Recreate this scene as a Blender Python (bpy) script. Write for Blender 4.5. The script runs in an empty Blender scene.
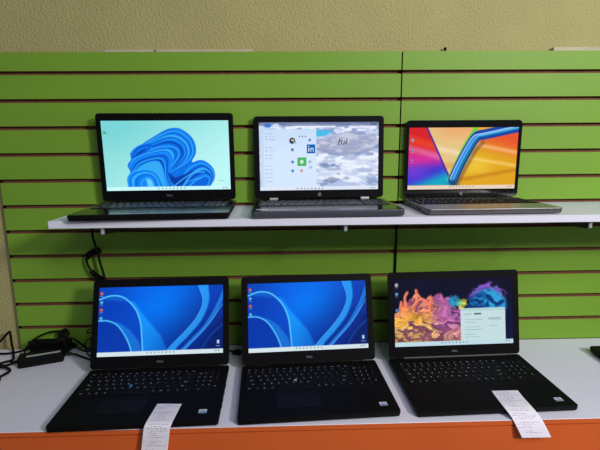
import bpy, bmesh, math, random
import numpy as np
from mathutils import Vector, Matrix
random.seed(7); np.random.seed(7)
SC = bpy.context.scene
COL = SC.collection
ZO = 1.45                                   # camera height above the floor
ZC, ZS = ZO - .6249, ZO - .1756             # counter top, shelf top
SLOT0, PITCH = ZO + .2096, .0762

# ------------------------------------------------------------------ materials
def lin(c):
    return tuple(((x / 255) / 12.92 if x / 255 <= .04045 else ((x / 255 + .055) / 1.055) ** 2.4) for x in c)
MATS = {}
def mat(name, rgb, rough=.5, metal=0., var=.06, scale=40., bump=0., bscale=200., coat=0., spec=.5, stretch=None):
    if name in MATS: return MATS[name]
    m = bpy.data.materials.new(name); m.use_nodes = True
    nt = m.node_tree; b = nt.nodes['Principled BSDF']
    c = lin(rgb)
    tc = nt.nodes.new('ShaderNodeTexCoord')
    src = tc.outputs['Object']
    if stretch:
        mp = nt.nodes.new('ShaderNodeMapping'); mp.inputs['Scale'].default_value = stretch
        nt.links.new(src, mp.inputs['Vector']); src = mp.outputs['Vector']
    n = nt.nodes.new('ShaderNodeTexNoise'); n.inputs['Scale'].default_value = scale; n.inputs['Detail'].default_value = 4
    nt.links.new(src, n.inputs['Vector'])
    r = nt.nodes.new('ShaderNodeValToRGB')
    r.color_ramp.elements[0].position = .3; r.color_ramp.elements[1].position = .7
    r.color_ramp.elements[0].color = tuple(x * (1 - var) for x in c) + (1,)
    r.color_ramp.elements[1].color = tuple(min(1, x * (1 + var)) for x in c) + (1,)
    nt.links.new(n.outputs['Fac'], r.inputs['Fac']); nt.links.new(r.outputs['Color'], b.inputs['Base Color'])
    b.inputs['Roughness'].default_value = rough; b.inputs['Metallic'].default_value = metal
    b.inputs['Coat Weight'].default_value = coat; b.inputs['Coat Roughness'].default_value = .08
    b.inputs['Specular IOR Level'].default_value = spec
    if bump:
        n2 = nt.nodes.new('ShaderNodeTexNoise'); n2.inputs['Scale'].default_value = bscale; n2.inputs['Detail'].default_value = 3
        nt.links.new(src, n2.inputs['Vector'])
        bp = nt.nodes.new('ShaderNodeBump'); bp.inputs['Strength'].default_value = bump; bp.inputs['Distance'].default_value = .004
        nt.links.new(n2.outputs['Fac'], bp.inputs['Height']); nt.links.new(bp.outputs['Normal'], b.inputs['Normal'])
    MATS[name] = m; return m

GREEN = mat('green_laminate', (118, 160, 50), .5, spec=.28, var=.04, scale=3, stretch=(1, 1, 3))
MDF = mat('raw_board', (120, 76, 50), .85, var=.2, scale=60)
MDFL = mat('raw_board_lip', (122, 84, 56), .85, var=.15, scale=60)
PLASTER = mat('plaster', (170, 162, 108), .9, var=.05, scale=6, bump=1., bscale=150)
WHITE = mat('white_melamine', (226, 226, 242), .38, var=.02, scale=5)
ORANGE = mat('orange_laminate', (214, 96, 38), .5, var=.05, scale=5)
FLOORM = mat('floor_tile', (120, 112, 104), .6, var=.1, scale=3)
BLK = mat('black_plastic', (9, 9, 11), .55, var=.1, spec=.15)
BLKDECK = mat('black_deck', (9, 9, 11), .7, var=.1, spec=.12)
BLKGLOSS = mat('black_gloss_deck', (20, 22, 27), .16, var=.08, spec=.6)
BEZEL = mat('black_bezel', (8, 8, 12), .6, var=.05, spec=.1)
BEZELG = mat('black_glass_bezel', (9, 9, 11), .08, var=.05)
KEYM = mat('key_black', (10, 10, 13), .65, var=.1, spec=.15)
KEYG = mat('key_grey', (30, 32, 38), .4, var=.1, spec=.4)
LEG = mat('key_legend', (205, 208, 212), .6, var=.02)
PAD = mat('touchpad_black', (19, 19, 24), .6, var=.05, spec=.12)
GREY = mat('grey_edge', (76, 80, 90), .38, .3, var=.05)
SILVER = mat('brushed_silver', (158, 152, 148), .36, .75, var=.06, scale=30, stretch=(1, 12, 1))
SILVERD = mat('dark_silver', (98, 96, 98), .4, .6, var=.05)
CHROME = mat('zinc_metal', (206, 208, 212), .3, .55, var=.05)
ZINC = mat('bracket_metal', (92, 96, 96), .35, .9, var=.05)
LOGO = mat('logo_grey', (132, 134, 140), .45, .3, var=.02)
BLUEP = mat('blue_rubber', (40, 120, 190), .5, var=.03)
GREYP = mat('grey_rubber', (150, 152, 158), .5, var=.03)
RUB = mat('rubber', (9, 9, 9), .8, var=.05, spec=.1)
CORD = mat('cord_black', (7, 7, 9), .5, var=.1, spec=.15)
LABEL = mat('printed_label', (175, 180, 182), .5, var=.25, scale=260)
PAPER = mat('receipt_paper', (238, 234, 246), .7, var=.01)
INK = mat('receipt_ink', (160, 158, 178), .7, var=.1)
INK2 = mat('receipt_ink_pale', (190, 188, 205), .7, var=.1)
STW = mat('sticker_white', (205, 210, 220), .4, var=.02)
STB = mat('sticker_blue', (60, 110, 180), .4, var=.02)
CLEAR = mat('clear_strip', (186, 176, 150), .6, spec=.2, var=.12, scale=14)

# ------------------------------------------------------------------ helpers
def obj(name, bm, mats, parent=None, smooth=False, loc=(0, 0, 0)):
    me = bpy.data.meshes.new(name)
    bmesh.ops.recalc_face_normals(bm, faces=bm.faces[:])
    bm.to_mesh(me); bm.free()
    for m in (mats if isinstance(mats, (list, tuple)) else [mats]): me.materials.append(m)
    if smooth:
        for p in me.polygons: p.use_smooth = True
    o = bpy.data.objects.new(name, me); COL.objects.link(o)
    o.location = loc
    if parent: o.parent = parent
    return o
def tag(o, label=None, cat=None, group=None, kind=None):
    if label: o['label'] = label
    if cat: o['category'] = cat
    if group: o['group'] = group
    if kind: o['kind'] = kind
    return o
def empty(name, loc, rz=0):
    o = bpy.data.objects.new(name, None); COL.objects.link(o)
    o.empty_display_size = .02; o.location = loc; o.rotation_euler = (0, 0, rz); return o
def box(bm, x0, x1, y0, y1, z0, z1, mi=0):
    v = [bm.verts.new(p) for p in [(x0, y0, z0), (x1, y0, z0), (x1, y1, z0), (x0, y1, z0), (x0, y0, z1), (x1, y0, z1), (x1, y1, z1), (x0, y1, z1)]]
    for f in [(3, 2, 1, 0), (4, 5, 6, 7), (0, 1, 5, 4), (1, 2, 6, 5), (2, 3, 7, 6), (3, 0, 4, 7)]:
        bm.faces.new([v[i] for i in f]).material_index = mi
def rring(x0, x1, y0, y1, r, seg=6):
    r = max(1e-5, min(r, (x1 - x0) / 2 - 1e-5, (y1 - y0) / 2 - 1e-5)); out = []
    for cx, cy, a0 in [(x1 - r, y1 - r, 0), (x0 + r, y1 - r, 90), (x0 + r, y0 + r, 180), (x1 - r, y0 + r, 270)]:
        for k in range(seg + 1):
            a = math.radians(a0 + 90 * k / seg); out.append((cx + r * math.cos(a), cy + r * math.sin(a)))
    return out
def rslab(bm, x0, x1, y0, y1, levels, r, seg=6, mi=0):
    """rounded slab through levels [(z, inset)], bottom to top"""
    rings = [[bm.verts.new((x, y, z)) for x, y in rring(x0 + i, x1 - i, y0 + i, y1 - i, max(r - i, .0003), seg)] for z, i in levels]
    n = len(rings[0])
    for a, b in zip(rings, rings[1:]):
        for k in range(n): bm.faces.new((a[k], a[(k + 1) % n], b[(k + 1) % n], b[k])).material_index = mi
    bm.faces.new(list(reversed(rings[0]))).material_index = mi
    bm.faces.new(rings[-1]).material_index = mi
def catmull(P, n=8):
    P = [Vector(p) for p in P]; Q = [2 * P[0] - P[1]] + P + [2 * P[-1] - P[-2]]; out = []
    for i in range(1, len(Q) - 2):
        a, b, c, d = Q[i - 1:i + 3]
        for k in range(n):
            t = k / n
            out.append(.5 * ((2 * b) + (c - a) * t + (2 * a - 5 * b + 4 * c - d) * t * t + (3 * b - a - 3 * c + d) * t ** 3))
    return out + [P[-1]]
def tube(bm, P, r, n=8, seg=8, smooth=True, flat=None):
    pts = catmull(P, n) if smooth else [Vector(p) for p in P]
    N = None; rings = []
    for i, p in enumerate(pts):
        t = (pts[min(i + 1, len(pts) - 1)] - pts[max(i - 1, 0)]).normalized()
        if N is None: N = t.orthogonal().normalized()
        N = (N - t * N.dot(t)).normalized(); B = t.cross(N)
        if flat: # strap: wide along flat axis
            F = (Vector(flat) - t * Vector(flat).dot(t)).normalized(); G = t.cross(F)
            rings.append([bm.verts.new(p + F * (r * math.cos(2 * math.pi * k / seg)) + G * (r * .18 * math.sin(2 * math.pi * k / seg))) for k in range(seg)])
        else:
            rr = r if not callable(r) else r(i / len(pts))
            rings.append([bm.verts.new(p + N * (rr * math.cos(2 * math.pi * k / seg)) + B * (rr * math.sin(2 * math.pi * k / seg))) for k in range(seg)])
    for a, b in zip(rings, rings[1:]):
        for k in range(seg): bm.faces.new((a[k], a[(k + 1) % seg], b[(k + 1) % seg], b[k]))
    bm.faces.new(rings[0]); bm.faces.new(list(reversed(rings[-1])))
def cyl(bm, c, r, h, axis='z', seg=20, r2=None):
    r2 = r if r2 is None else r2; ax = {'x': 0, 'y': 1, 'z': 2}[axis]; R = []
    for t, rr in ((0, r), (1, r2)):
        ring = []
        for k in range(seg):
            a = 2 * math.pi * k / seg; p = [0, 0, 0]
            p[ax] = t * h; p[(ax + 1) % 3] = rr * math.cos(a); p[(ax + 2) % 3] = rr * math.sin(a)
            ring.append(bm.verts.new((c[0] + p[0], c[1] + p[1], c[2] + p[2])))
        R.append(ring)
    for k in range(seg): bm.faces.new((R[0][k], R[0][(k + 1) % seg], R[1][(k + 1) % seg], R[1][k]))
    bm.faces.new(list(reversed(R[0]))); bm.faces.new(R[1])
TXT = {}
def text_data(s, size, ext=.00015):
    k = (s, size)
    if k not in TXT:
        cu = bpy.data.curves.new('t', 'FONT'); cu.body = s; cu.size = size; cu.align_x = 'CENTER'; cu.align_y = 'CENTER'; cu.extrude = ext
        cu.resolution_u = 2
        o = bpy.data.objects.new('t', cu); COL.objects.link(o)
        dg = bpy.context.evaluated_depsgraph_get(); dg.update()
        me = bpy.data.meshes.new_from_object(o.evaluated_get(dg))
        vs = [tuple(v.co) for v in me.vertices]; fs = [tuple(p.vertices) for p in me.polygons]
        bpy.data.objects.remove(o); bpy.data.curves.remove(cu); bpy.data.meshes.remove(me)
        TXT[k] = (vs, fs)
    return TXT[k]
def text(bm, s, size, x, y, z, mi=0, bold=0, ext=.00015):
    vs, fs = text_data(s, size, ext)
    V = [bm.verts.new((a + x, b + y, c + z)) for a, b, c in vs]
    for f in fs:
        try: bm.faces.new([V[i] for i in f]).material_index = mi
        except ValueError: pass

# ------------------------------------------------------------------ the setting
bm = bmesh.new(); box(bm, -2.6, 2.6, .0195, .13, 0, 2.75)
tag(obj('wall_back', bm, PLASTER), kind='structure')
bm = bmesh.new(); box(bm, -2.6, 2.6, -3.4, .13, -.06, 0)
tag(obj('floor', bm, FLOORM), kind='structure')

def slat_panel(x0, x1, z0, z1, tilt=0.):
    """one sheet of slatwall: T-slotted profile extruded along x; the slots are cut through to raw board"""
    prof = [(0, z0)]
    mi = []
    ks = [k for k in range(24) if z0 + .02 < SLOT0 - PITCH * k < z1 - .02]
    for k in reversed(ks):
        z = SLOT0 - PITCH * k
        prof += [(0, z - .0060), (.0016, z - .0046), (.006, z - .0046), (.006, z - .010), (.0125, z - .010), (.0125, z + .010), (.006, z + .010), (.006, z + .0044), (.0006, z + .0046), (0, z + .0050)]
        mi += [0, 2, 1, 1, 1, 1, 1, 1, 1, 1]
    prof += [(0, z1), (.019, z1), (.019, z0)]; mi += [0, 1, 1, 1]
    bm = bmesh.new(); R = [[bm.verts.new((x, y, z)) for y, z in prof] for x in (x0, x1)]
    n = len(prof)
    for i in range(n):
        bm.faces.new((R[0][i], R[0][(i + 1) % n], R[1][(i + 1) % n], R[1][i])).material_index = mi[i]
    for rg in R:
        f = bm.faces.new(rg if rg is R[0] else list(reversed(rg))); f.material_index = 1
    bmesh.ops.triangulate(bm, faces=[f for f in bm.faces if len(f.verts) > 4])
    return obj('slatwall_panel', bm, [GREEN, MDF, MDFL])
TOPZ = ZO + .2655
p = slat_panel(-.849, .3312, .0, TOPZ)
tag(p, 'wide green slatwall panel left of the vertical seam, behind most of the laptops', 'slatwall panel', 'green slatwall panels on the wall')
p = slat_panel(.3352, 1.75, .0, TOPZ + .0008)
tag(p, 'green slatwall panel right of the vertical seam, brighter under the lights', 'slatwall panel', 'green slatwall panels on the wall')

# counter
bm = bmesh.new(); rslab(bm, -1.7, 1.75, -.4190, -.0015, [(ZC - .0115, .0), (ZC - .0006, 0), (ZC, .0006)], .001, 2)
ct = obj('countertop', bm, WHITE)
tag(ct, 'long white laminate countertop carrying the lower row of laptops', 'countertop')
bm = bmesh.new(); box(bm, -1.7, 1.75, -.4212, -.4192, ZC - .0112, ZC - .0012)
tag(obj('edge_band', bm, ORANGE, ct), 'orange edge band')
cb = empty('display_counter', (0, -.2, 0)); tag(cb, 'orange display counter base under the white countertop', 'counter')
bm = bmesh.new(); box(bm, -1.69, 1.74, -.20, .198, .08, ZC - .0125 )
obj('carcass', bm, WHITE, cb)
bm = bmesh.new(); box(bm, -1.70, 1.75, -.2205, -.2005, .10, ZC - .0145)
obj('front_panel', bm, ORANGE, cb)
bm = bmesh.new(); box(bm, -1.66, 1.70, -.17, -.155, 0, .08)
obj('plinth', bm, RUB, cb)

# upper shelf
bm = bmesh.new(); rslab(bm, -.5855, 1.27, -.2535, -.0008, [(ZS - .0182, .0006), (ZS - .0176, 0), (ZS - .0006, 0), (ZS, .0006)], .0012, 2)
tag(obj('wall_shelf', bm, WHITE), 'long white shelf board fixed to the green slatwall, holding three laptops', 'shelf')
BR = ['metal shelf bracket under the left laptop of the upper shelf', 'metal shelf bracket under the middle of the upper shelf', 'metal shelf bracket under the right part of the shelf near the picture edge', None]
for i, bx in enumerate([-.462, .143, .770]):
    e = empty('shelf_bracket', (bx, 0, ZS - .0185)); tag(e, BR[i], 'bracket', 'metal brackets under the white shelf')
    bm = bmesh.new()
    pr = [(-.0012, 0), (-.236, 0), (-.2375, -.008), (-.232, -.020), (-.215, -.0225), (-.12, -.031), (-.03, -.040), (-.0012, -.042)]
    R = [[bm.verts.new((x, y, z)) for y, z in pr] for x in (-.0022, .0022)]
    n = len(pr)
    for k in range(n): bm.faces.new((R[0][k], R[0][(k + 1) % n], R[1][(k + 1) % n], R[1][k]))
    bm.faces.new(R[0]); bm.faces.new(list(reversed(R[1])))
    obj('arm', bm, ZINC, e)
    bm = bmesh.new(); rslab(bm, -.0045, .0045, -.2405, -.2350, [(-.018, .0008), (-.0165, 0), (-.002, 0), (-.0004, .0008)], .0025, 4)
    obj('front_tip', bm, CHROME, e)
    bm = bmesh.new(); box(bm, -.005, .005, -.0011, -.0002, -.050, -.0045)
    obj('hook_plate', bm, ZINC, e)

# strips and fixings on top of the slatwall
def strip(x0, x1, h, label):
    bm = bmesh.new(); rslab(bm, x0, x1, .002, .016, [(TOPZ + .0004 + (.0008 if x0 > .3 else 0), 0), (TOPZ + h - .001, 0), (TOPZ + h, .001)], .001, 2)
    tag(obj('plastic_strip', bm, CLEAR), label, 'plastic strip', 'clear plastic strips on the slatwall top')
strip(-.515, -.098, .0072, 'long clear plastic strip lying on the slatwall top edge above the left laptop')
strip(.775, 1.05, .011, 'pale plastic strip on the slatwall top edge at the right')
e = empty('clip', (.459, .008, TOPZ + .0012)); tag(e, 'small black clip standing on the slatwall top edge right of the seam', 'clip')
bm = bmesh.new(); rslab(bm, -.003, .003, -.004, .004, [(0, 0), (.006, 0), (.007, .0008)], .001, 3); obj('clip_body', bm, RUB, e)
bm = bmesh.new(); cyl(bm, (0, 0, .007), .0042, .003, 'z', 14); obj('clip_head', bm, RUB, e)
bm = bmesh.new(); cyl(bm, (-.372, .0005, TOPZ + .0035), .0022, .0015, 'y', 12, .0012)
tag(obj('nail', bm, RUB), 'tiny dark nail head by the long plastic strip', 'nail')

# ------------------------------------------------------------------ screen pictures (painted as colours on a fine grid)
PW, PH = 640, 360
NU, NV = 320, 180
def canvas():
    v, u = np.mgrid[0:PH, 0:PW]; return (u + .5) / PW, (v + .5) / PH
U, V = canvas()
def C3(c): return np.array(c, float) / 255
def full(c): return np.ones((PH, PW, 3)) * C3(c)
def ss(a, b, x):
    t = np.clip((x - a) / (b - a), 0, 1); return t * t * (3 - 2 * t)
def mix(img, c, m):
    c = C3(c) if isinstance(c, (tuple, list)) else c
    return img * (1 - m[..., None]) + c * m[..., None]
def rect(img, x0, y0, x1, y1, c, a=1.):
    return mix(img, c, ((U >= x0) & (U <= x1) & (V >= y0) & (V <= y1)) * float(a))
def segd(x0, y0, x1, y1):
    ax, ay = (U - x0) * 16 / 9, V - y0; bx, by = (x1 - x0) * 16 / 9, y1 - y0
    t = np.clip((ax * bx + ay * by) / (bx * bx + by * by + 1e-9), 0, 1)
    return np.hypot(ax - t * bx, ay - t * by), t
def curve(P, n=10):
    P = [(a, b, 0) for a, b in P]; return [(p.x, p.y) for p in catmull(P, n)]
def line(img, P, w, c, a=1., soft=.5, sm=True):
    Q = curve(P) if sm else P; d = np.full((PH, PW), 9.)
    for (a0, b0), (a1, b1) in zip(Q, Q[1:]): d = np.minimum(d, segd(a0, b0, a1, b1)[0])
    return mix(img, c, a * (1 - ss(w * (1 - soft), w * (1 + soft), d)))
def inside(Q):
    m = np.zeros((PH, PW), bool); n = len(Q)
    for i in range(n):
        x0, y0 = Q[i]; x1, y1 = Q[(i + 1) % n]
        if y0 == y1: continue
        cond = ((V >= min(y0, y1)) & (V < max(y0, y1)))
        m ^= cond & (U < (V - y0) / (y1 - y0) * (x1 - x0) + x0)
    return m
def blur(m, k):
    m = m.astype(float)
    for ax in (0, 1):
        for _ in range(2):
            c = np.cumsum(np.pad(m, [(k + 1, k) if a == ax else (0, 0) for a in (0, 1)], mode='edge'), axis=ax)
            m = (c[2 * k + 1:] - c[:-2 * k - 1]) / (2 * k + 1) if ax == 0 else (c[:, 2 * k + 1:] - c[:, :-2 * k - 1]) / (2 * k + 1)
    return m
def ell(cx, cy, rx, ry, rot=0):
    x, y = (U - cx) * 16 / 9, V - cy; c, s = math.cos(rot), math.sin(rot)
    return np.hypot((x * c + y * s) / rx, (-x * s + y * c) / ry), np.arctan2((-x * s + y * c) / ry, (x * c + y * s) / rx)
def noise(sx, sy, seed, octs=4):
    rs = np.random.RandomState(seed); out = np.zeros((PH, PW)); amp = 1.; tot = 0
    for o in range(octs):
        w, h = int(sx * 2 ** o) + 2, int(sy * 2 ** o) + 2; g = rs.rand(h + 1, w + 1)
        x = U * (w - 1.001); y = V * (h - 1.001); xi, yi = x.astype(int), y.astype(int); fx, fy = x - xi, y - yi
        fx, fy = fx * fx * (3 - 2 * fx), fy * fy * (3 - 2 * fy)
        out += amp * ((g[yi, xi] * (1 - fx) + g[yi, xi + 1] * fx) * (1 - fy) + (g[yi + 1, xi] * (1 - fx) + g[yi + 1, xi + 1] * fx) * fy)
        tot += amp; amp *= .5
    return out / tot
def taskbar(img, c, y=.945, cx=.5, dark=(90, 100, 120), n=8):
    img = rect(img, 0, y, 1, 1, c)
    rs = np.random.RandomState(3)
    for i in range(n):
        x = cx - .11 + i * .03; col = [(40, 110, 200), dark, (110, 110, 110), (60, 140, 200), dark, (70, 90, 120), (50, 120, 90), dark][i % 8]
        img = rect(img, x, y + .016, x + .011, y + .038, col, .6)
    for x in (.93, .955): img = rect(img, x, y + .018, x + .018, y + .035, dark, .5)
    return img
def icons(img, rows, x=.008):
    for y, c1, c2 in rows:
        img = mix(img, c1, .85 * (ell(x + .014, y, .024, .026)[0] < 1))
        img = rect(img, x + .010, y - .008, x + .020, y + .008, c2, .7)
        img = rect(img, x + .002, y + .035, x + .028, y + .042, (210, 220, 235), .5)
    return img

def ribbons(img, outer, inner, n, cols, w, seed=0):
    """a family of soft ribbons swept from the outer curve to the inner one"""
    A, B = curve(outer, 8), curve(inner, 8); m = min(len(A), len(B)); A, B = A[:m], B[:m]
    for k in range(n):
        t = k / (n - 1); P = [(a[0] + (b[0] - a[0]) * t, a[1] + (b[1] - a[1]) * t) for a, b in zip(A, B)]
        img = mix(img, cols[k % len(cols)], blur(inside(P), 1) * .85)
        img = line(img, P, w, cols[(k + 1) % len(cols)], .7, .8, False)
    return img
def pic_folds():          # pale cyan desktop with a mass of folded blue ribbons
    img = full((132, 214, 212))
    img = mix(img, (184, 240, 240), ss(.1, 1., U * .6 + V * .5))
    img = mix(img, (108, 202, 208), .6 * ss(.5, 0, np.hypot(U - .1, V - .05)))
    z = lambda P: [((x - 88) / 475, (y - 75) / 262) for x, y in P]
    body = z([(170, 325), (168, 290), (182, 265), (174, 240), (190, 215), (188, 195), (215, 170), (255, 155), (290, 130), (325, 110), (360, 104), (400, 118), (428, 150), (434, 190), (418, 230), (450, 224), (485, 240), (500, 275), (494, 305), (478, 325)])
    img = mix(img, (12, 110, 226), blur(inside(curve(body, 5)), 1))
    hi, md, lo, dk = (58, 182, 250), (14, 132, 240), (8, 92, 214), (6, 56, 170)
    # right lobe
    img = ribbons(img, z([(352, 325), (385, 262), (420, 234), (460, 226), (496, 256), (500, 292), (480, 325)]), z([(400, 325), (430, 300), (450, 290), (465, 284), (480, 290), (480, 305), (470, 325)]), 6, [md, lo, hi, dk], .008)
    # upper lobe, folds falling from its crown
    img = ribbons(img, z([(330, 270), (400, 235), (432, 195), (424, 145), (385, 110), (345, 106), (292, 130), (232, 166), (205, 200)]), z([(325, 262), (350, 232), (368, 204), (362, 182), (340, 172), (312, 172), (280, 178), (245, 190), (215, 208)]), 7, [md, lo, hi, md, dk], .009)
    img = ribbons(img, z([(188, 210), (215, 172), (270, 158), (262, 180), (225, 205), (195, 222)]), z([(195, 215), (218, 190), (250, 176), (245, 185), (225, 200), (200, 216)]), 3, [lo, md, dk], .006)
    img = ribbons(img, z([(178, 250), (200, 214), (262, 190), (330, 180), (352, 205), (340, 240), (330, 290), (345, 325)]), z([(200, 260), (225, 240), (262, 226), (290, 226), (302, 240), (308, 262), (312, 290), (320, 325)]), 6, [hi, md, lo, md, dk], .008)
    img = ribbons(img, z([(170, 325), (172, 285), (200, 262), (250, 256), (285, 276), (305, 325)]), z([(220, 325), (222, 305), (236, 292), (250, 290), (262, 300), (268, 325)]), 5, [md, hi, lo, md], .008)
    img = mix(img, (6, 40, 140), .8 * blur(inside(z([(322, 265), (332, 300), (352, 325), (372, 318), (425, 262), (372, 282), (350, 290)])), 3))
    img = line(img, z([(345, 322), (372, 300), (420, 272), (462, 268)]), .010, hi, .8); img = line(img, z([(372, 325), (410, 300), (450, 292)]), .008, hi, .6)
    img = mix(img, (130, 222, 250), .8 * blur(inside(z([(240, 290), (258, 296), (268, 322), (244, 322)])), 3))
    img = mix(img, (40, 160, 90), .9 * (ell(.022, .165, .016, .02)[0] < 1))
    img = rect(img, .032, .165, .045, .185, (100, 170, 170))
    img = rect(img, .905, .86, .95, .875, (150, 205, 205))
    return taskbar(img, (196, 243, 245), .945, .52)

def pic_blue(sat=1.):     # deep blue desktop with sweeping lighter curves
    img = full((4, 92, 218))
    img = mix(img, (0, 122, 244), ss(.6, .0, np.hypot((U - .55) * 1.5, V - .35)) * .8)
    img = mix(img, (6, 34, 120), ss(.5, 1.25, U * .9 + V * .55) * .9)
    img = mix(img, (6, 50, 160), .6 * ss(.35, .0, U) * ss(1., .2, V))
    # broad pale sheet falling right of the first arch
    A = curve([(0, .18), (.1, .125), (.2, .16), (.29, .32), (.335, .52), (.35, .75), (.36, 1.0)])
    sheet = blur(inside(A + [(.57, 1.0), (.5, .72), (.42, .55), (.35, .4), (.28, .22)]), 5)
    img = mix(img, (24, 158, 250), sheet * .75 * ss(1.15, .4, U + .25 * V))
    img = mix(img, (5, 52, 168), blur(inside(A + [(0, 1.0)]), 1) * .55)
    img = line(img, A, .010, (96, 206, 250), .9, .7)
    B = curve([(0, .485), (.08, .49), (.155, .56), (.22, .72), (.26, .88), (.275, 1.0)])
    img = mix(img, (36, 140, 226), blur(inside([(.10, .5)] + B[12:] + [(.36, 1.), (.33, .8), (.25, .62), (.17, .52)]), 4) * .55)
    img = mix(img, (5, 46, 150), blur(inside(B + [(0, 1.0)]), 1) * .6)
    img = line(img, B, .010, (84, 200, 250), .9, .7)
    # right hand sweeps
    L = curve([(.52, 1.0), (.60, .84), (.70, .66), (.79, .46), (.835, .24), (.80, 0)])
    R = curve([(.88, 0), (.885, .24), (.83, .5), (.73, .72), (.64, .88), (.59, 1.0)])
    img = mix(img, (44, 164, 250), blur(inside(L + R), 3) * .8)
    img = line(img, L, .006, (90, 190, 250), .6)
    img = mix(img, (7, 62, 180), blur(inside(curve([(.88, 0), (.89, .22), (.86, .42)]) + curve([(.93, .3), (.96, .12), (.97, 0)])), 2) * .75)
    L2 = curve([(.62, 1.0), (.72, .82), (.84, .60), (.93, .34), (.99, .1), (1.0, .02)]); R2 = [(1.0, .2)] + curve([(1.0, .22), (.94, .44), (.85, .66), (.74, .86), (.67, 1.0)])
    img = mix(img, (36, 132, 232), blur(inside(L2 + R2), 2) * .75)
    img = line(img, [(.64, 1.0), (.75, .82), (.88, .58), (1.0, .28)], .006, (100, 190, 250), .6)
    img = mix(img, (4, 26, 92), blur(inside([(.76, 1.0), (.86, .78), (1.0, .48), (1.0, 1.0)]), 8) * .75)
    img = line(img, [(.80, 1.), (.9, .74), (1., .58)], .02, (20, 90, 200), .35)
    img = icons(img, [(.09, (196, 70, 50), (220, 220, 210)), (.22, (40, 160, 190), (230, 230, 230)), (.33, (200, 70, 40), (190, 200, 150)), (.45, (40, 170, 190), (230, 235, 240))])
    img = rect(img, .95, .81, .968, .86, (175, 200, 225)); img = rect(img, .94, .89, .975, .90, (180, 200, 230), .6)
    return taskbar(img, (206, 222, 228), .935, .5)

def pic_snow():           # white and blue snowy ridges, menu panel open on the left
    n = noise(14, 16, 5, 5); n2 = noise(8, 20, 9, 5)
    img = full((176, 190, 224))
    img = mix(img, (226, 232, 246), ss(.42, .62, n2))
    img = mix(img, (132, 150, 190), ss(.52, .66, n) * .85)
    img = mix(img, (96, 112, 152), ss(.1, .0, V + .12 * n - .02) * .9)
    ridge = V - (.40 - .05 * U + .06 * (n - .5))
    img = mix(img, (70, 182, 226), blur(inside([(.38, .10), (.62, .13), (.55, .2), (.38, .24)]), 2))
    hill = inside([(.40, .28), (.52, .24), (.63, .20), (.74, .15), (.86, .21), (.97, .18), (1, .3), (.92, .42), (.75, .47), (.55, .44), (.42, .36)])
    img = mix(img, (150, 156, 186), blur(hill, 3) * .8); img = mix(img, (206, 208, 226), blur(hill, 2) * ss(.45, .7, n) * .8)
    img = line(img, [(.42, .36), (.55, .43), (.72, .47), (.9, .42), (1., .36)], .022, (120, 134, 174), .45, .9)
    img = mix(img, (236, 240, 250), ss(.80, .55, np.abs(V - .66) * 4) * .35)
    img = mix(img, (120, 138, 184), blur(inside([(.48, .60), (.56, .54), (.68, .6), (.80, .66), (.7, .69), (.52, .66)]), 9) * ss(.35, .55, n))
    img = mix(img, (116, 124, 156), blur(inside([(.52, .86), (.6, .8), (.68, .84), (.62, .90)]), 2) * .6)
    for i in range(4):   # slanted monogram
        x = .665 + i * .021
        img = line(img, [(x + .006, .245 + (.03 if i in (1, 2) else 0)), (x - .004, .33)], .006, (52, 56, 74), .9, .3, False)
    img = line(img, [(.665, .28), (.69, .27)], .005, (52, 56, 74), .9, .3, False); img = line(img, [(.715, .31), (.735, .29)], .005, (52, 56, 74), .9, .3, False)
    img = rect(img, 0, .0, 1, .055, (84, 98, 136), .55)
    img = rect(img, .015, .105, .475, .945, (206, 224, 246)); img = rect(img, .0, .06, .04, .945, (190, 208, 236), .7)
    img = mix(img, (186, 208, 238), .5 * ss(.5, .1, V) * (U < .475) * (V > .1))
    img = mix(img, (50, 120, 215), (ell(.075, .05, .05, .03)[0] < 1).astype(float)); img = mix(img, (210, 225, 245), .8 * (ell(.14, .05, .05, .03)[0] < 1))
    for y in (.16, .205, .245, .36, .405, .47, .52, .63, .68, .74, .80, .86):
        img = rect(img, .055, y, .063, y + .014, [(200, 90, 80), (60, 120, 200), (90, 100, 120)][int(y * 100) % 3], .8)
        img = rect(img, .075, y + .002, .11 + .05 * ((int(y * 1000) * 7) % 10) / 10, y + .010, (120, 140, 175), .6)
    for x in (.33, .355, .38): img = rect(img, x, .2, x + .01, .215, (50, 70, 120))
    img = mix(img, (36, 52, 80), (ell(.275, .27, .045, .045)[0] < 1).astype(float)); img = rect(img, .265, .25, .29, .275, (230, 190, 120)); img = rect(img, .285, .28, .305, .31, (150, 170, 210))
    for x, y, c in [(.275, .4, (40, 110, 130)), (.42, .26, (90, 130, 190)), (.275, .58, (40, 120, 170)), (.275, .71, (50, 120, 180)), (.42, .58, (130, 180, 160)), (.35, .71, (200, 130, 130)), (.425, .66, (160, 180, 210))]:
        img = mix(img, c, .85 * (ell(x, y, .022, .022)[0] < 1))
    img = rect(img, .395, .325, .465, .455, (20, 92, 170))
    img = rect(img, .408, .375, .416, .43, (240, 245, 250)); img = rect(img, .408, .347, .416, .362, (240, 245, 250))
    img = rect(img, .426, .375, .433, .43, (240, 245, 250)); img = rect(img, .433, .375, .448, .387, (240, 245, 250)); img = rect(img, .445, .382, .452, .43, (240, 245, 250))
    img = rect(img, .315, .515, .39, .64, (70, 176, 96)); img = mix(img, (225, 240, 225), .85 * (ell(.352, .578, .026, .03)[0] < 1))
    img = rect(img, .93, .01, .985, .05, (80, 90, 120), .7)
    img = rect(img, 0, .945, 1, 1, (220, 226, 240))
    return taskbar(img, (216, 224, 240), .948, .42)

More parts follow.
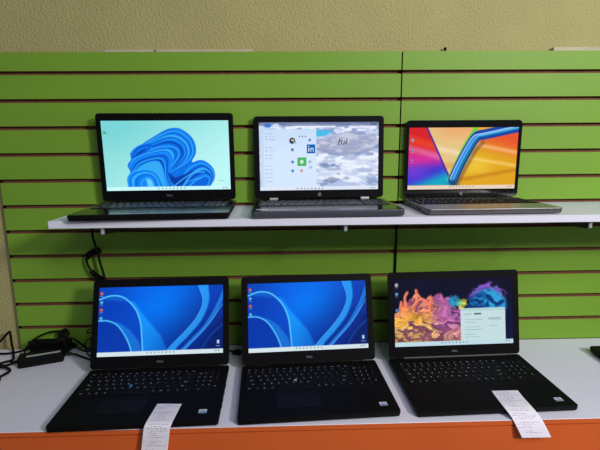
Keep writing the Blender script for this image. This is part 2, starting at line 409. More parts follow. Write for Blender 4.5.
def pic_tubes():          # red, yellow and blue abstract with a glassy tube shape
    img = full((224, 164, 62))
    L = inside([(0, 0), (.16, 0), (.42, .93), (0, .93)])
    left = full((206, 30, 36))
    left = mix(left, (206, 44, 150), ss(.25, .5, V - .1 * U) * ss(.95, .6, V)); left = mix(left, (60, 50, 200), ss(.52, .78, V + .25 * U)); left = mix(left, (20, 160, 190), ss(.74, .98, V + .7 * U - .1))
    left = mix(left, (226, 150, 190), .5 * ss(.10, .0, np.abs(V - .42 - .5 * (U - .2)))); left = mix(left, (240, 90, 40), .5 * ss(.12, .0, np.abs(V - .18 - .5 * U)))
    left = mix(left, (110, 60, 210), .8 * ss(.2, .0, np.hypot(U - .06, (V - .72))))
    img = np.where(L[..., None], left, img)
    M = inside([(.17, 0), (.6, 0), (.42, .9)])
    mid = full((222, 190, 128)); mid = mix(mid, (236, 214, 176), .8 * ss(.08, .0, np.abs(V - .35 - .4 * (U - .3)))); mid = mix(mid, (232, 150, 96), ss(.3, .0, V) * ss(.1, .4, U) * .6); mid = mix(mid, (214, 150, 66), .6 * ss(.1, 0, np.abs(V - .62)))
    img = np.where(M[..., None], mid, img)
    Rt = inside([(.44, .93), (.64, .18), (1, .08), (1, .93)])
    rt = full((218, 160, 30)); rt = mix(rt, (226, 72, 40), ss(.62, .2, V + .5 * (1 - U)) * .9); rt = mix(rt, (240, 176, 120), .8 * ss(.06, .0, np.abs(V - .34 - .35 * (U - .8)))); rt = mix(rt, (232, 196, 60), .8 * ss(.25, 0, np.hypot(U - .62, V - .62)))
    rt = mix(rt, (190, 120, 20), .7 * ss(.06, 0, np.abs(V - .75 + .3 * (U - .8)))); rt = mix(rt, (244, 208, 130), .6 * ss(.05, 0, np.abs(V - .58 - .3 * (U - .85))))
    img = np.where(Rt[..., None], rt, img)
    img = line(img, [(.16, 0), (.42, .93)], .014, (70, 40, 150), 1, .4, False)
    T = [(.42, .84), (.47, .62), (.53, .40), (.585, .22), (.625, .14), (.69, .115), (.80, .075), (.92, .03), (1.04, -.01)]
    img = line(img, [(.385, .84), (.45, .56), (.515, .30), (.58, .10), (.62, -.06)], .036, (110, 200, 50), 1, .3)
    img = line(img, T, .080, (14, 60, 160), 1, .12); img = line(img, [(a + .028, b) for a, b in T], .02, (6, 36, 90), .8, .6); img = line(img, [(a - .012, b) for a, b in T], .026, (60, 150, 235), .9, .5)
    img = line(img, [(a + .020, b + .012) for a, b in T], .016, (8, 130, 175), .9, .5); img = line(img, [(a + .004, b + .002) for a, b in T], .007, (120, 200, 250), .8, .6); img = line(img, [(a - .028, b - .01) for a, b in T], .008, (190, 225, 245), .8, .5)
    img = line(img, [(.42, .9), (.47, .86), (.53, .66), (.62, .36), (.68, .24)], .03, (96, 70, 60), .55, .9)
    img = mix(img, (10, 70, 110), .8 * ss(.13, .0, np.hypot((U - .43) * 1.6, V - .93)))
    img = icons(img, [(.2, (90, 140, 200), (220, 230, 240)), (.36, (60, 120, 200), (230, 240, 250)), (.52, (120, 60, 170), (210, 220, 230))], .02)
    return taskbar(img, (226, 206, 186), .935, .5, (140, 110, 110))

def pic_reef():           # dark desktop with a bright coral reef and a pale window
    img = full((9, 10, 28)); img = mix(img, (18, 20, 50), noise(4, 4, 1))
    w1, w2 = noise(7, 6, 21, 4) - .5, noise(7, 6, 22, 4) - .5
    def at(n, kx, ky):    # look the noise field up through the warp
        xi = np.clip(((U + kx * w1) * PW).astype(int), 0, PW - 1); yi = np.clip(((V + ky * w2) * PH).astype(int), 0, PH - 1); return n[yi, xi]
    f = at(noise(9, 7, 23, 4), .5, .6); rdg = 1 - np.abs(f - .5) * 7; rdg = np.clip(rdg, 0, 1)
    fine = at(noise(26, 18, 24, 3), .25, .3)
    edge = .03 * np.sin(U * 60 + 8 * w1) + .14 * w2
    # warm reef: salmon above, gold below, plum on its right
    top = np.interp(U, [0, .04, .1, .15, .2, .25, .3, .36, .44, .5, .56, .6], [.55, .40, .30, .26, .20, .32, .26, .2, .26, .36, .40, .45])
    m = ss(-.01, .03, V - top - edge)
    warm = full((206, 120, 84)); warm = mix(warm, (232, 128, 96), ss(.62, .3, V) * ss(.32, .1, U)); warm = mix(warm, (222, 160, 62), ss(.5, .78, V + .2 * f)); warm = mix(warm, (150, 74, 148), ss(.30, .42, U + .25 * w1) * ss(.95, .55, V)); warm = mix(warm, (196, 104, 150), ss(.5, .7, f) * ss(.2, .4, U) * .7)
    warm = mix(warm, (104, 50, 110), .75 * ss(.5, .34, f)); warm = mix(warm, (250, 214, 130), .8 * rdg * ss(.5, .75, V) * ss(.5, .4, U)); warm = mix(warm, (250, 168, 130), .7 * rdg * ss(.7, .4, V) * ss(.35, .25, U)); warm = mix(warm, (216, 150, 214), .6 * rdg * ss(.3, .4, U))
    warm = warm * (.62 + .7 * fine)[..., None]; warm = mix(warm, (70, 40, 50), .6 * ss(.84, 1.0, V))
    img = mix(img, np.clip(warm, 0, 1), m * ss(.62, .56, U))
    # blue reef with a violet crown
    d, _ = ell(.785, .44, .32, .36); m = 1 - ss(.82, 1.05, d + .5 * (fine - .5) + .12 * w1)
    cool = full((16, 92, 158)); cool = mix(cool, (44, 158, 212), ss(.5, .64, fine)); cool = mix(cool, (10, 50, 110), ss(.5, .36, fine)); cool = mix(cool, (132, 88, 192), ss(.62, .9, d) * ss(.42, .2, V + .3 * np.abs(U - .76))); cool = mix(cool, (196, 150, 226), .7 * ss(.56, .68, fine) * ss(.7, .95, d) * ss(.4, .2, V))
    img = mix(img, cool, m * ss(.52, .6, U)); img = mix(img, (8, 22, 72), .7 * ss(.9, 1., U) * ss(.3, .6, V))
    for cx, cy, r, c in [(.50, .34, .09, (40, 150, 200)), (.545, .38, .06, (90, 190, 170)), (.585, .37, .055, (206, 200, 74)), (.56, .44, .05, (190, 190, 90))]:
        d, _ = ell(cx, cy, r, r); img = mix(img, np.clip(C3(c) * (.5 + fine)[..., None], 0, 1), (1 - ss(.6, 1.1, d + .9 * (fine - .5))) * .9)
    for P in ([(.10, .40), (.09, .28), (.11, .2)], [(.18, .38), (.19, .26), (.185, .17)], [(.15, .42), (.22, .3), (.28, .36), (.3, .46)], [(.05, .44), (.06, .34)], [(.3, .38), (.31, .28)]):
        img = line(img, P, .022, (222, 104, 84), .9, .5); img = line(img, [(a - .004, b) for a, b in P], .008, (250, 170, 130), .7, .8)
    img = rect(img, .555, .455, .935, .945, (190, 214, 216)); img = rect(img, .555, .455, .935, .50, (174, 204, 208))
    img = rect(img, .585, .535, .65, .553, (150, 180, 190)); img = rect(img, .67, .53, .73, .555, (84, 104, 118))
    for y in (.62, .66, .73, .77, .84, .88): img = rect(img, .59, y, .68 + .03 * ((int(y * 100)) % 3), y + .012, (140, 168, 178), .6)
    img = rect(img, .79, .60, .90, .64, (140, 168, 178), .6); img = rect(img, .80, .72, .87, .735, (130, 160, 172), .4)
    img = icons(img, [(.085, (205, 210, 215), (60, 60, 70)), (.22, (60, 150, 190), (190, 215, 225)), (.46, (40, 130, 190), (160, 200, 230))])
    return taskbar(img, (186, 212, 222), .932, .5)

def screen_obj(img, w, h, parent, z, name='screen'):
    img = img.reshape(NV, PH // NV, NU, PW // NU, 3).mean(axis=(1, 3))
    img = np.clip(img, 0, 1); L = np.where(img <= .04045, img / 12.92, ((img + .055) / 1.055) ** 2.4)
    xs = np.linspace(-w / 2, w / 2, NU); ys = np.linspace(h, 0, NV)
    X, Y = np.meshgrid(xs, ys)
    co = np.stack([X, Y, np.full_like(X, z)], -1).reshape(-1, 3)
    idx = np.arange(NU * NV).reshape(NV, NU)
    q = np.stack([idx[1:, :-1], idx[1:, 1:], idx[:-1, 1:], idx[:-1, :-1]], -1).reshape(-1, 4)
    me = bpy.data.meshes.new(name)
    me.vertices.add(len(co)); me.vertices.foreach_set('co', co.ravel())
    me.loops.add(q.size); me.loops.foreach_set('vertex_index', q.ravel().astype(np.int32))
    me.polygons.add(len(q)); me.polygons.foreach_set('loop_start', np.arange(0, q.size, 4, dtype=np.int32))
    me.update(calc_edges=True); me.validate()
    at = me.color_attributes.new('picture', 'FLOAT_COLOR', 'POINT')
    at.data.foreach_set('color', np.concatenate([L.reshape(-1, 3), np.ones((NU * NV, 1))], 1).ravel().astype(np.float32))
    me.materials.append(SCREENM)
    o = bpy.data.objects.new(name, me); COL.objects.link(o); o.parent = parent; return o
SCREENM = bpy.data.materials.new('lit_screen'); SCREENM.use_nodes = True
_nt = SCREENM.node_tree; _b = _nt.nodes['Principled BSDF']; _a = _nt.nodes.new('ShaderNodeVertexColor'); _a.layer_name = 'picture'
_nt.links.new(_a.outputs['Color'], _b.inputs['Emission Color']); _b.inputs['Emission Strength'].default_value = 1.08
_b.inputs['Base Color'].default_value = (.003, .003, .004, 1); _b.inputs['Roughness'].default_value = .35; _b.inputs['Specular IOR Level'].default_value = .04

# ------------------------------------------------------------------ laptops
KX, KY = .0190, .0196
ROWS = [
 (.011, [('Esc', 1)] + [('F%d' % i, 1) for i in range(1, 13)] + [('Prt', 1), ('Del', 1)], ['_', '_', '_', '_']),
 (KY, [('~', 1)] + [(c, 1) for c in '1234567890-='] + [('<-', 2)], ['Num', '/', '*', '-']),
 (KY, [('Tab', 1.5)] + [(c, 1) for c in 'QWERTYUIOP[]'] + [('\\', 1.5)], ['7', '8', '9', '+']),
 (KY, [('Caps', 1.75)] + [(c, 1) for c in 'ASDFGHJKL;\''] + [('Enter', 2.25)], ['4', '5', '6']),
 (KY, [('Shift', 2.25)] + [(c, 1) for c in 'ZXCVBNM,./'] + [('Shift', 2.75)], ['1', '2', '3', 'E']),
 (KY, [('Ctrl', 1.25), ('Fn', 1), ('#', 1), ('Alt', 1), (' ', 5.25), ('Alt', 1), ('Ctrl', 1), ('<', 1.16), ('^', 1.17), ('>', 1.17)], ['0', '.']),
]
KEYCACHE = {}
def key_geom(bm, w, d, ch, x, y, z, legend=True, mi=0):
    rslab(bm, x - w / 2, x + w / 2, y - d / 2, y + d / 2, [(z, 0), (z + .0011, .0002), (z + .0015, .0008)], .0016, 2, mi)
    if legend and ch not in ' _':
        text(bm, ch, .0052 if len(ch) == 1 else .0036, x - (.002 if len(ch) == 1 else 0), y + d * .12, z + .00165, 1, ext=.00008)
def layout(W):
    total = 15 * KX + .004 + 4 * .0158; x0 = -total / 2 - .002; out = []; y = 0
    for rh, main, num in ROWS:
        x = x0; yc = y - rh / 2
        for ch, w in main:
            out.append((x + w * KX / 2, yc, w * KX - .0026, rh - .0026, ch)); x += w * KX
        x = x0 + 15 * KX + .004
        nw = .0158
        for i, ch in enumerate(num):
            ww = nw; xx = x + i * nw
            if len(num) == 2: ww = 2 * nw if i == 0 else nw; xx = x + (0 if i == 0 else 2 * nw)
            hh, yy = rh, yc
            if ch in '+E' and ch: hh, yy = rh * 2, yc - rh / 2
            out.append((xx + ww / 2, yy, ww - .0026, hh - .0026, ch))
        y -= rh
    return out, total, -y

def laptop(q, z, th, label, group, style):
    x, y, yaw, W, D, a, H, ms, mt, mb = q
    s = style
    root = empty('laptop', (x, y, z), yaw); tag(root, label, 'laptop', group)
    edge, deck = s['edge'], s['deck']
    # base: feet, tray with tapered underside, deck plate
    bm = bmesh.new()
    rslab(bm, -W / 2, W / 2, 0, D, [(.0022, .005), (.0040, .0015), (th * .55, .0002), (th - .0022, 0), (th - .0010, .0004)], s.get('r', .008), 6)
    base = obj('base', bm, edge, root)
    bm = bmesh.new()
    rslab(bm, -W / 2 + .0012, W / 2 - .0012, .0012, D - .001, [(th - .0012, 0), (th - .0003, 0), (th, .0006)], s.get('r', .008), 6)
    obj('deck', bm, deck, base)
    for fx in (-1, 1):
        for fy in (.018, D - .02):
            bm = bmesh.new(); rslab(bm, fx * W * .36 - .018, fx * W * .36 + .018, fy - .004, fy + .004, [(0, .0005), (.0006, 0), (.0024, 0)], .003, 4)
            obj('rubber_foot', bm, RUB, base)
    # keyboard
    keys, kw, kh = layout(W)
    sc = min(1., (W - .016) / kw)
    ky = D - s.get('kgap', .030)                 # top of the key field
    bm = bmesh.new(); rslab(bm, -kw / 2 * sc - .002, kw / 2 * sc + .002, ky - kh - .002, ky + .002, [(th + .0001, 0), (th + .0004, .0003)], .003, 3)
    if s.get('keys'):
        kb = obj('keyboard', bm, s['well'], root)
        for kx, kyy, w, d, ch in keys:
            ck = (round(w, 5), round(d, 5), ch, s['keym'].name)
            if ck not in KEYCACHE:
                b2 = bmesh.new(); key_geom(b2, w, d, ch, 0, 0, 0); o = obj('key', b2, [s['keym'], LEG]); KEYCACHE[ck] = o.data
            else:
                o = bpy.data.objects.new('key', KEYCACHE[ck]); COL.objects.link(o)
            o.parent = kb; o.location = (kx * sc, ky + kyy, th + .0004)
            if sc < .999: o.scale = (sc, 1, 1)
    else:
        for kx, kyy, w, d, ch in keys:
            if abs(kx * sc) > W / 2: continue
            key_geom(bm, w * sc, d, ch, kx * sc, ky + kyy, th + .0004, True, 2)
        for f in bm.faces:
            pass
        kb = obj('keyboard', bm, [s['well'], LEG, s['keym']], root)
    # touchpad
    px, pw, pd = s['pad']
    bm = bmesh.new(); py1 = ky - kh - s.get('padgap', .016)
    rslab(bm, px - pw / 2, px + pw / 2, py1 - pd, py1, [(th + .0001, 0), (th + .0004, .0004)], .003, 3)
    tp = obj('touchpad', bm, s['padm'], root)
    if 'nub' in s:
        bm = bmesh.new()
        for k in range(3): rslab(bm, px - pw / 2 + k * pw / 3 + .0006, px - pw / 2 + (k + 1) * pw / 3 - .0006, py1 + .002, py1 + .0125, [(th + .0001, 0), (th + .0011, .0003)], .001, 2)
        obj('button_row', bm, s['keym'], tp)
        bm = bmesh.new(); nx, ny = s['nubpos']; cyl(bm, (nx, ky + ny, th + .001), .0042, .0028, 'z', 14, .0036)
        obj('pointing_stick', bm, s['nub'], root)
    # stickers
    for (sx, sy, sw, sh, kind) in s.get('stickers', []):
        bm = bmesh.new(); rslab(bm, sx - sw / 2, sx + sw / 2, sy - sh / 2, sy + sh / 2, [(th + .0001, 0), (th + .0003, 0)], .0012, 3)
        if kind == 'i':
            box(bm, sx - sw / 2 + .001, sx + sw / 2 - .001, sy - sh / 2 + .001, sy - sh / 2 + sh * .36, th + .0003, th + .00042, 1)
            text(bm, 'intel', sh * .42, sx, sy + sh * .16, th + .0005, 1, ext=.00006)
        obj('sticker', bm, [STW if kind != 's' else LOGO, STB], root)
    # power button
    bm = bmesh.new(); cyl(bm, (W / 2 - .022 if s.get('pbr', 1) else -W / 2 + .022, D - .018, th), .005, .0008, 'z', 16); obj('power_button', bm, s['keym'], root)
    # side ports
    for yy, ww in [(.06, .013), (.085, .013), (.12, .008), (.15, .015)]:
        for sg in (-1, 1):
            bm = bmesh.new(); xs = sorted((sg * (W / 2 + .00015), sg * (W / 2 - .0006))); box(bm, xs[0], xs[1], yy, yy + ww, th * .42, th * .42 + .0045); obj('port', bm, RUB, base)
    # hinges
    hb = D - .008
    if s['hinge'] == 'bar':
        bm = bmesh.new(); cyl(bm, (-W * .39, hb + .004, th + .0012), .0052, W * .78, 'x', 16); obj('hinge', bm, s['hm'], root)
    else:
        for sx in (-1, 1):
            bm = bmesh.new(); cyl(bm, (sx * W * s.get('hx', .36) - s.get('hl', .016), hb + .002, th + .0018), .0046, 2 * s.get('hl', .016), 'x', 16)
            obj('hinge', bm, s['hm'], root)
    # lid
    lt = .0072
    bm = bmesh.new(); rslab(bm, -W / 2, W / 2, .0035, H, [(-lt, .0025), (-lt + .002, .0003), (-.0022, 0), (-.0011, .0002)], s.get('lr', .010), 7)
    lid = obj('lid', bm, s['back'], root)
    lid.location = (0, hb, th); lid.rotation_euler = (math.pi / 2 - a, 0, 0)
    sx, y0, y1 = W / 2 - ms, mb, H - mt
    bm = bmesh.new(); out = rring(-W / 2 + .0004, W / 2 - .0004, .0039, H - .0004, s.get('lr', .010), 7)
    n = len(out); inn = [(max(-sx, min(sx, p[0])), max(y0, min(y1, p[1]))) for p in out]
    # snap every inner point onto the opening's border
    o1 = [bm.verts.new((p[0], p[1], -.001)) for p in out]; o2 = [bm.verts.new((p[0], p[1], -.0001)) for p in out]
    i2 = [bm.verts.new((p[0], p[1], -.0001)) for p in inn]; i1 = [bm.verts.new((p[0], p[1], -.001)) for p in inn]
    for A, B in ((o1, o2), (o2, i2), (i2, i1)):
        for k in range(n):
            k2 = (k + 1) % n; bm.faces.new((A[k], A[k2], B[k2], B[k]))
    bmesh.ops.remove_doubles(bm, verts=bm.verts[:], dist=1e-6)
    obj('bezel', bm, s['bezel'], lid)
    sc_o = screen_obj(s['pic'], 2 * sx, y1 - y0, lid, -.0007); sc_o.location = (0, y0, 0)
    # maker's mark
    bm = bmesh.new(); ly = mb * s.get('ly', .52)
    if s['logo'] == 'text':
        text(bm, 'DELL', .0085, 0, ly, .0001); obj('logo', bm, LOGO, lid)
    else:
        cyl(bm, (0, ly, -.0001), .0050, .0004, 'z', 24)
        text(bm, 'hp', .0078, 0, ly + .0006, .0004, 1); obj('logo', bm, [LOGO, RUB], lid)
    bm = bmesh.new(); cyl(bm, (0, H - mt * .5, -.0002), .0026, .0003, 'z', 14); obj('webcam', bm, s.get('camm', BEZELG), lid)
    return root

dell = dict(edge=BLK, deck=BLKDECK, well=BEZEL, keym=KEYM, keys=True, pad=(-.046, .106, .056), padm=PAD, hinge='two', hm=BLK, back=BLK, bezel=BEZEL, logo='text', kgap=.028)
blue = pic_blue()
S1 = dict(dell, pic=blue, nub=BLUEP, nubpos=(-.052, -.068), stickers=[(.150, .036, .0185, .0145, 'i')], padgap=.020)
S2 = dict(dell, pic=blue, nub=GREYP, nubpos=(-.047, -.068), stickers=[(.155, .032, .018, .0145, 'i')], padgap=.020)
S3 = dict(dell, pic=pic_reef(), hinge='bar', hm=mat('hinge_grey', (40, 40, 44), .5, .1), pad=(-.02, .106, .074), padm=BLKDECK, stickers=[(.161, .028, .0185, .0145, 'i')], kgap=.036, padgap=.012)
S4 = dict(dell, deck=BLKGLOSS, keys=False, pic=pic_folds(), keym=KEYG, pad=(-.02, .104, .072), kgap=.030, padm=BLKGLOSS, padgap=.012)
S5 = dict(dell, edge=GREY, deck=BLKGLOSS, keys=False, pic=pic_snow(), keym=KEYG, logo='disc', pad=(-.025, .11, .06), padm=BLKGLOSS, hm=CHROME, hx=.355, hl=.012, kgap=.036, stickers=[(.168, .10, .018, .010, 's'), (-.165, .03, .03, .012, 'w')], padgap=.012)
S6 = dict(dell, edge=SILVERD, deck=SILVER, keys=False, pic=pic_tubes(), keym=KEYM, bezel=BEZELG, logo='disc', pad=(0, .10, .056), padm=SILVER, hm=BLK, kgap=.030, back=SILVERD, padgap=.018, lr=.012)
GC, GS = 'laptops on the counter', 'laptops on the upper shelf'
laptop([-.3545, -.4250, .0346, .381, .2548, .3333, .2502, .0169, .0227, .0372], ZC, .018, 'black laptop with blue curve wallpaper and a receipt on its palm rest', GC, S1)
laptop([.0672, -.4110, .0533, .379, .2507, .3133, .2499, .0184, .0205, .0371], ZC, .018, 'black laptop with blue curve wallpaper and no receipt, in the counter row', GC, S2)
laptop([.4870, -.4010, .0328, .388, .2640, .1857, .2504, .0184, .0209, .0353], ZC, .017, 'black laptop showing a bright coral picture with a pale window open', GC, S3)
laptop([-.3371, -.2680, .0446, .3840, .2513, -.030, .2525, .0140, .0208, .0335], ZS, .018, 'black laptop on the shelf showing folded blue ribbons on pale cyan', GS, S4)
laptop([.0996, -.2571, .0305, .3807, .2371, .0504, .2411, .0157, .0175, .0275], ZS, .020, 'dark grey laptop on the shelf showing a snowy scene and open menu', GS, S5)
laptop([.5242, -.2385, .0176, .3480, .2320, .0000, .2297, .0104, .0213, .0274], ZS, .017, 'silver laptop on the shelf with red, yellow and blue abstract wallpaper', GS, S6)

# closed laptop cut by the right edge of the picture
r7 = empty('laptop', (1.092, -.345, ZC), .0); tag(r7, 'closed black laptop at the far right end of the counter, only its corner visible', 'laptop', GC)
bm = bmesh.new(); rslab(bm, -.186, .186, 0, .248, [(.0022, .010), (.0045, .003), (.011, .0003), (.0128, .0006)], .010, 6); b7 = obj('base', bm, BLK, r7)
bm = bmesh.new(); rslab(bm, -.186, .186, 0, .248, [(.0134, .0006), (.0145, 0), (.019, .0), (.0205, .0016)], .010, 6); l7 = obj('lid', bm, BLK, r7)
bm = bmesh.new(); cyl(bm, (0, .12, .0203), .014, .0003, 'z', 28); obj('logo', bm, LOGO, l7)
for fx in (-1, 1):
    for fy in (.02, .225):
        bm = bmesh.new(); rslab(bm, fx * .14 - .015, fx * .14 + .015, fy - .004, fy + .004, [(0, .0004), (.0024, 0)], .003, 3); obj('rubber_foot', bm, RUB, b7)

# ------------------------------------------------------------------ receipts
def receipt(P, w, wdir, label, seed):
    rs = np.random.RandomState(seed)
    Q = catmull(P, 16); L = [0]
    for a, b in zip(Q, Q[1:]): L.append(L[-1] + (b - a).length)
    nrow, ncol = 110, 44
    bm = bmesh.new(); grid = []
    for i in range(nrow + 1):
        s = L[-1] * i / nrow; k = max(0, min(len(Q) - 2, next((j for j in range(len(L) - 1) if L[j + 1] >= s - 1e-9), len(Q) - 2)))
        t = (s - L[k]) / max(1e-9, L[k + 1] - L[k]); c = Q[k].lerp(Q[k + 1], t); f = i / nrow
        wd = Vector(wdir[0]).lerp(Vector(wdir[1]), ss(.35, .75, np.array(f)).item()).normalized()
        grid.append([bm.verts.new(c + wd * (w * (j / ncol - .5))) for j in range(ncol + 1)])
    words = {}
    for r in range(4, nrow - 8, 3):
        x = rs.randint(2, 14); end = rs.randint(20, ncol - 2)
        if rs.rand() < .2: continue
        while x < end:
            l = rs.randint(2, 7)
            for c in range(x, min(x + l, ncol - 3)): words[(r, c)] = 1 if rs.rand() < .55 else 2
            x += l + rs.randint(1, 3)
    for i in range(nrow):
        for j in range(ncol):
            fc = bm.faces.new((grid[i][j], grid[i][j + 1], grid[i + 1][j + 1], grid[i + 1][j]))
            fc.material_index = words.get((i, j), 0)
    o = obj('receipt', bm, [PAPER, INK, INK2], smooth=True)
    md = o.modifiers.new('thickness', 'SOLIDIFY'); md.thickness = .00015
    tag(o, label, 'receipt', 'paper receipts on the laptops'); return o
receipt([(-.291, -.352, ZC + .0192), (-.292, -.38, ZC + .0205), (-.2935, -.410, ZC + .0212), (-.2955, -.4295, ZC + .0185), (-.299, -.4350, ZC + .006), (-.306, -.4375, ZC - .04), (-.315, -.440, ZC - .085)],
        .059, [(1, -.05, 0), (1, -.02, 0)], 'paper receipt hanging from the leftmost counter laptop, its lower end out of frame', 4)
receipt([(.535, -.326, ZC + .0181), (.532, -.365, ZC + .0190), (.532, -.398, ZC + .0184), (.539, -.419, ZC + .0085), (.5475, -.431, ZC - .010), (.558, -.438, ZC - .033)],
        .066, [(1, 0, 0), (1, -.04, .02)], 'short paper receipt on the coral-picture laptop, its end curling past the orange front', 9)

# ------------------------------------------------------------------ adapters and cords, left end of the counter
def adapter(loc, rz, label, cords, size=(.118, .042, .031), lab=True, tilt=0.):
    e = empty('power_adapter', loc, rz); tag(e, label, 'power adapter', 'power adapters on the counter')
    lx, ly, lz = size
    bm = bmesh.new(); rslab(bm, -lx / 2, lx / 2, -ly / 2, ly / 2, [(.0003, .0022), (.0025, 0), (lz - .003, 0), (lz, .003)], .006, 5); b = obj('body', bm, CORD, e)
    if lab:
        bm = bmesh.new(); box(bm, -lx * .30, lx * .44, -ly / 2 + .003, -ly / 2 + .014, lz + .0001, lz + .0003); obj('rating_label', bm, LABEL, e)
    ci = Matrix.Translation(loc) @ Matrix.Rotation(rz, 4, 'Z'); ci = ci.inverted()
    for P, r in cords:
        bm = bmesh.new(); tube(bm, [ci @ Vector(p) for p in P], r, 8, 8); obj('cord', bm, CORD, e, True)
    for sx in (-1, 1):
        bm = bmesh.new(); tube(bm, [(sx * (lx / 2 - .001), 0, lz / 2), (sx * (lx / 2 + .02), 0, lz / 2 - .002)], lambda t: .006 - .003 * t, 4, 10); obj('strain_relief', bm, CORD, e, True)
    return e
c = ZC
front = adapter((-.735, -.092, c), math.radians(21), 'black power adapter with a printed label, front one on the counter left of the laptops',
        [([(-.79, -.108, c + .013), (-.825, -.118, c + .006), (-.87, -.105, c + .004), (-.92, -.09, c + .004)], .0034),
         ([(-.675, -.064, c + .013), (-.655, -.058, c + .008), (-.63, -.068, c + .004), (-.600, -.085, c + .004), (-.588, -.095, c + .004)], .0028)])
rear = adapter((-.742, -.0235, c), math.radians(3), 'black power adapter without visible label, lying behind the labelled one near the slatwall',
        [([(-.800, -.028, c + .016), (-.83, -.030, c + .008), (-.87, -.04, c + .005), (-.92, -.035, c + .005)], .0034),
         ([(-.684, -.028, c + .016), (-.668, -.03, c + .03), (-.66, -.025, c + .012), (-.635, -.03, c + .004), (-.60, -.03, c + .004)], .0024)], size=(.112, .040, .037), lab=False)
AD = []
def cord_thing(name, paths, label, cat, extra=None, flat=None, group=None):
    bm = bmesh.new()
    if flat is not None:      # a cord that belongs to an adapter
        ci = Matrix.Translation(flat.location) @ Matrix.Rotation(flat.rotation_euler.z, 4, 'Z'); ci = ci.inverted()
        for P, r in paths: tube(bm, [ci @ Vector(p) for p in P], r, 8, 8)
        return obj('cord', bm, CORD, flat, True)
    for P, r in paths: tube(bm, P, r, 8, 8)
    o = obj(name, bm, CORD, smooth=True); tag(o, label, cat, group); return o
cord_thing('power_cord', [([(-.955, -.06, c + .004), (-.905, -.030, c + .03), (-.868, -.022, c + .066), (-.862, -.024, c + .060), (-.860, -.026, c + .03), (-.856, -.03, c + .008), (-.83, -.075, c + .0035), (-.835, -.10, c + .0085), (-.875, -.115, c + .0035), (-.90, -.10, c + .009)], .0036)],
           '', 'cord', flat=rear)
cord_thing('power_cord', [([(-.93, -.125, c + .0035), (-.86, -.130, c + .004), (-.815, -.140, c + .012), (-.79, -.155, c + .008), (-.81, -.19, c + .004), (-.845, -.20, c + .0035), (-.86, -.17, c + .004), (-.835, -.16, c + .011), (-.80, -.185, c + .0035), (-.795, -.215, c + .0035), (-.83, -.245, c + .0035), (-.90, -.24, c + .0035)], .0036)],
           '', 'cord', flat=front)
cord_thing('power_cord', [([(-.815, -.045, c + .004), (-.800, -.052, c + .03), (-.785, -.020, c + .046), (-.745, -.016, c + .062), (-.705, -.018, c + .064), (-.692, -.022, c + .050), (-.690, -.05, c + .036), (-.684, -.053, c + .050), (-.672, -.03, c + .046), (-.652, -.016, c + .020), (-.636, -.014, c + .004), (-.60, -.02, c + .003)], .0030),
                          ([(-.80, -.04, c + .037), (-.765, -.028, c + .0365), (-.73, -.034, c + .041), (-.70, -.03, c + .046), (-.69, -.022, c + .058), (-.70, -.014, c + .066), (-.712, -.02, c + .058), (-.70, -.036, c + .045), (-.74, -.04, c + .037), (-.79, -.03, c + .042)], .0066)],
           '', 'cord', flat=rear)
cord_thing('charging_cord', [([(-.57, -.045, c + .072), (-.600, -.035, c + .078), (-.622, -.03, c + .072), (-.624, -.03, c + .064), (-.606, -.032, c + .066), (-.590, -.035, c + .066), (-.606, -.034, c + .058), (-.616, -.03, c + .040), (-.612, -.032, c + .022), (-.598, -.036, c + .008), (-.58, -.05, c + .004)], .0019),
                             ([(-.58, -.04, c + .050), (-.606, -.034, c + .048), (-.630, -.03, c + .038), (-.636, -.03, c + .02), (-.632, -.032, c + .006), (-.62, -.05, c + .003), (-.59, -.08, c + .003)], .0019),
                             ([(-.59, -.03, c + .062), (-.585, -.03, c + .04), (-.575, -.03, c + .03)], .0019)],
           'thin black charging cord coiled behind the left edge of the left counter laptop', 'cord')
# cord with strap hanging under the shelf
e = empty('hanging_cord', (-.575, -.03, ZS - .13)); tag(e, 'black cord with a strap loop hanging below the left end of the shelf', 'cord')
o0 = Vector(e.location)
bm = bmesh.new(); tube(bm, [Vector(p) - o0 for p in [(-.583, -.028, ZO - .196), (-.583, -.028, ZO - .235), (-.580, -.028, ZO - .27), (-.572, -.028, ZO - .306), (-.567, -.028, ZO - .34), (-.558, -.028, ZO - .385), (-.552, -.03, ZO - .43), (-.55, -.04, ZO - .50), (-.545, -.05, ZC + .02), (-.52, -.07, ZC + .004)]], .0036, 8, 10)
obj('cable', bm, CORD, e, True)
bm = bmesh.new(); tube(bm, [Vector(p) - o0 for p in [(-.565, -.022, ZO - .302), (-.583, -.020, ZO - .307), (-.600, -.018, ZO - .316), (-.611, -.017, ZO - .326)]], .0095, 8, 10, flat=(.2, 0, 1))
obj('strap', bm, RUB, e, True)
bm = bmesh.new(); tube(bm, [Vector(p) - o0 for p in [(-.607, -.018, ZO - .318), (-.611, -.018, ZO - .335), (-.608, -.018, ZO - .350), (-.600, -.02, ZO - .366), (-.592, -.021, ZO - .378)]], .0036, 8, 10); obj('strap_loop', bm, CORD, e, True)
bm = bmesh.new(); tube(bm, [Vector(p) - o0 for p in [(-.599, -.02, ZO - .366), (-.588, -.02, ZO - .381), (-.572, -.021, ZO - .390), (-.556, -.023, ZO - .397)]], .0085, 8, 10, flat=(.3, 0, 1)); obj('strap', bm, RUB, e, True)
# plug between the two blue laptops
e = empty('power_plug', (-.163, -.062, ZC)); tag(e, 'small black plug lying on the counter between the two laptops with blue wallpaper', 'plug')
bm = bmesh.new(); rslab(bm, -.013, .014, -.010, .008, [(.0003, .002), (.002, 0), (.009, 0), (.012, .003)], .004, 4); obj('plug_body', bm, CORD, e)
bm = bmesh.new(); tube(bm, [(-.011, 0, .007), (-.022, .006, .008), (-.04, .018, .005), (-.07, .026, .0035), (-.12, .02, .0035)], .0026, 8, 8); obj('cord', bm, CORD, e, True)
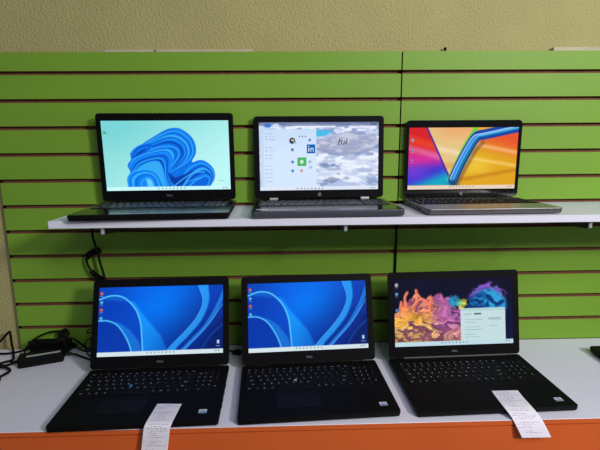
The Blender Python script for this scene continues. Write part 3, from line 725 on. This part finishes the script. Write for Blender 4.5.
# thin cable running down the panel seam
bm = bmesh.new(); tube(bm, [(.3322, -.0032, ZS - .0195), (.3320, -.0032, ZO - .24), (.3305, -.0036, ZO - .30), (.3300, -.0034, ZO - .36), (.3295, -.004, ZO - .44), (.330, -.01, ZO - .55), (.332, -.03, ZC + .0035), (.36, -.05, ZC + .0035)], .0028, 6, 8)
tag(obj('cable', bm, CORD, smooth=True), 'thin black cable running down the slatwall seam below the shelf', 'cable')

# ------------------------------------------------------------------ light
w = bpy.data.worlds.new('room'); SC.world = w; w.use_nodes = True
w.node_tree.nodes['Background'].inputs['Color'].default_value = (.80, .88, 1.0, 1); w.node_tree.nodes['Background'].inputs['Strength'].default_value = .15
def area(name, loc, tgt, sx, sy, power, col=(1, .97, .92)):
    d = bpy.data.lights.new(name, 'AREA'); d.shape = 'RECTANGLE'; d.size = sx; d.size_y = sy; d.energy = power; d.color = col
    o = bpy.data.objects.new(name, d); COL.objects.link(o); o.location = loc
    o.rotation_euler = (Vector(tgt) - Vector(loc)).to_track_quat('-Z', 'Y').to_euler(); return o
area('ceiling_light', (1.95, -2.45, 2.42), (.2, -.2, 1.2), .4, .4, 61, (1, .965, .94))
area('ceiling_light', (.85, -1.9, 2.66), (.3, -.4, 1.0), 1.2, .35, 17, (.95, .95, 1))

# ------------------------------------------------------------------ camera
cam = bpy.data.cameras.new('camera'); co = bpy.data.objects.new('camera', cam); COL.objects.link(co)
r, u, f = Vector((.9996, -.0275, -.0080)), Vector((.0127, .1766, .9842)), Vector((.0257, .9839, -.1769))
yaw, pitch, roll, F = .0261, .1778, -.0081, 439.669
f = Vector((math.sin(yaw) * math.cos(pitch), math.cos(yaw) * math.cos(pitch), -math.sin(pitch))); r0 = Vector((math.cos(yaw), -math.sin(yaw), 0)); u0 = r0.cross(f)
r = r0 * math.cos(roll) + u0 * math.sin(roll); u = -r0 * math.sin(roll) + u0 * math.cos(roll)
M = Matrix(((r.x, u.x, -f.x, 0), (r.y, u.y, -f.y, -1.3224), (r.z, u.z, -f.z, ZO), (0, 0, 0, 1)))
co.matrix_world = M
cam.sensor_fit = 'HORIZONTAL'; cam.sensor_width = 36; cam.lens = F / 600 * 36; cam.clip_start = .01
SC.camera = co
SC.view_settings.view_transform = 'Standard'; SC.view_settings.look = 'None'; SC.view_settings.gamma = 1; SC.view_settings.use_curve_mapping = False
SC.view_settings.exposure = 0
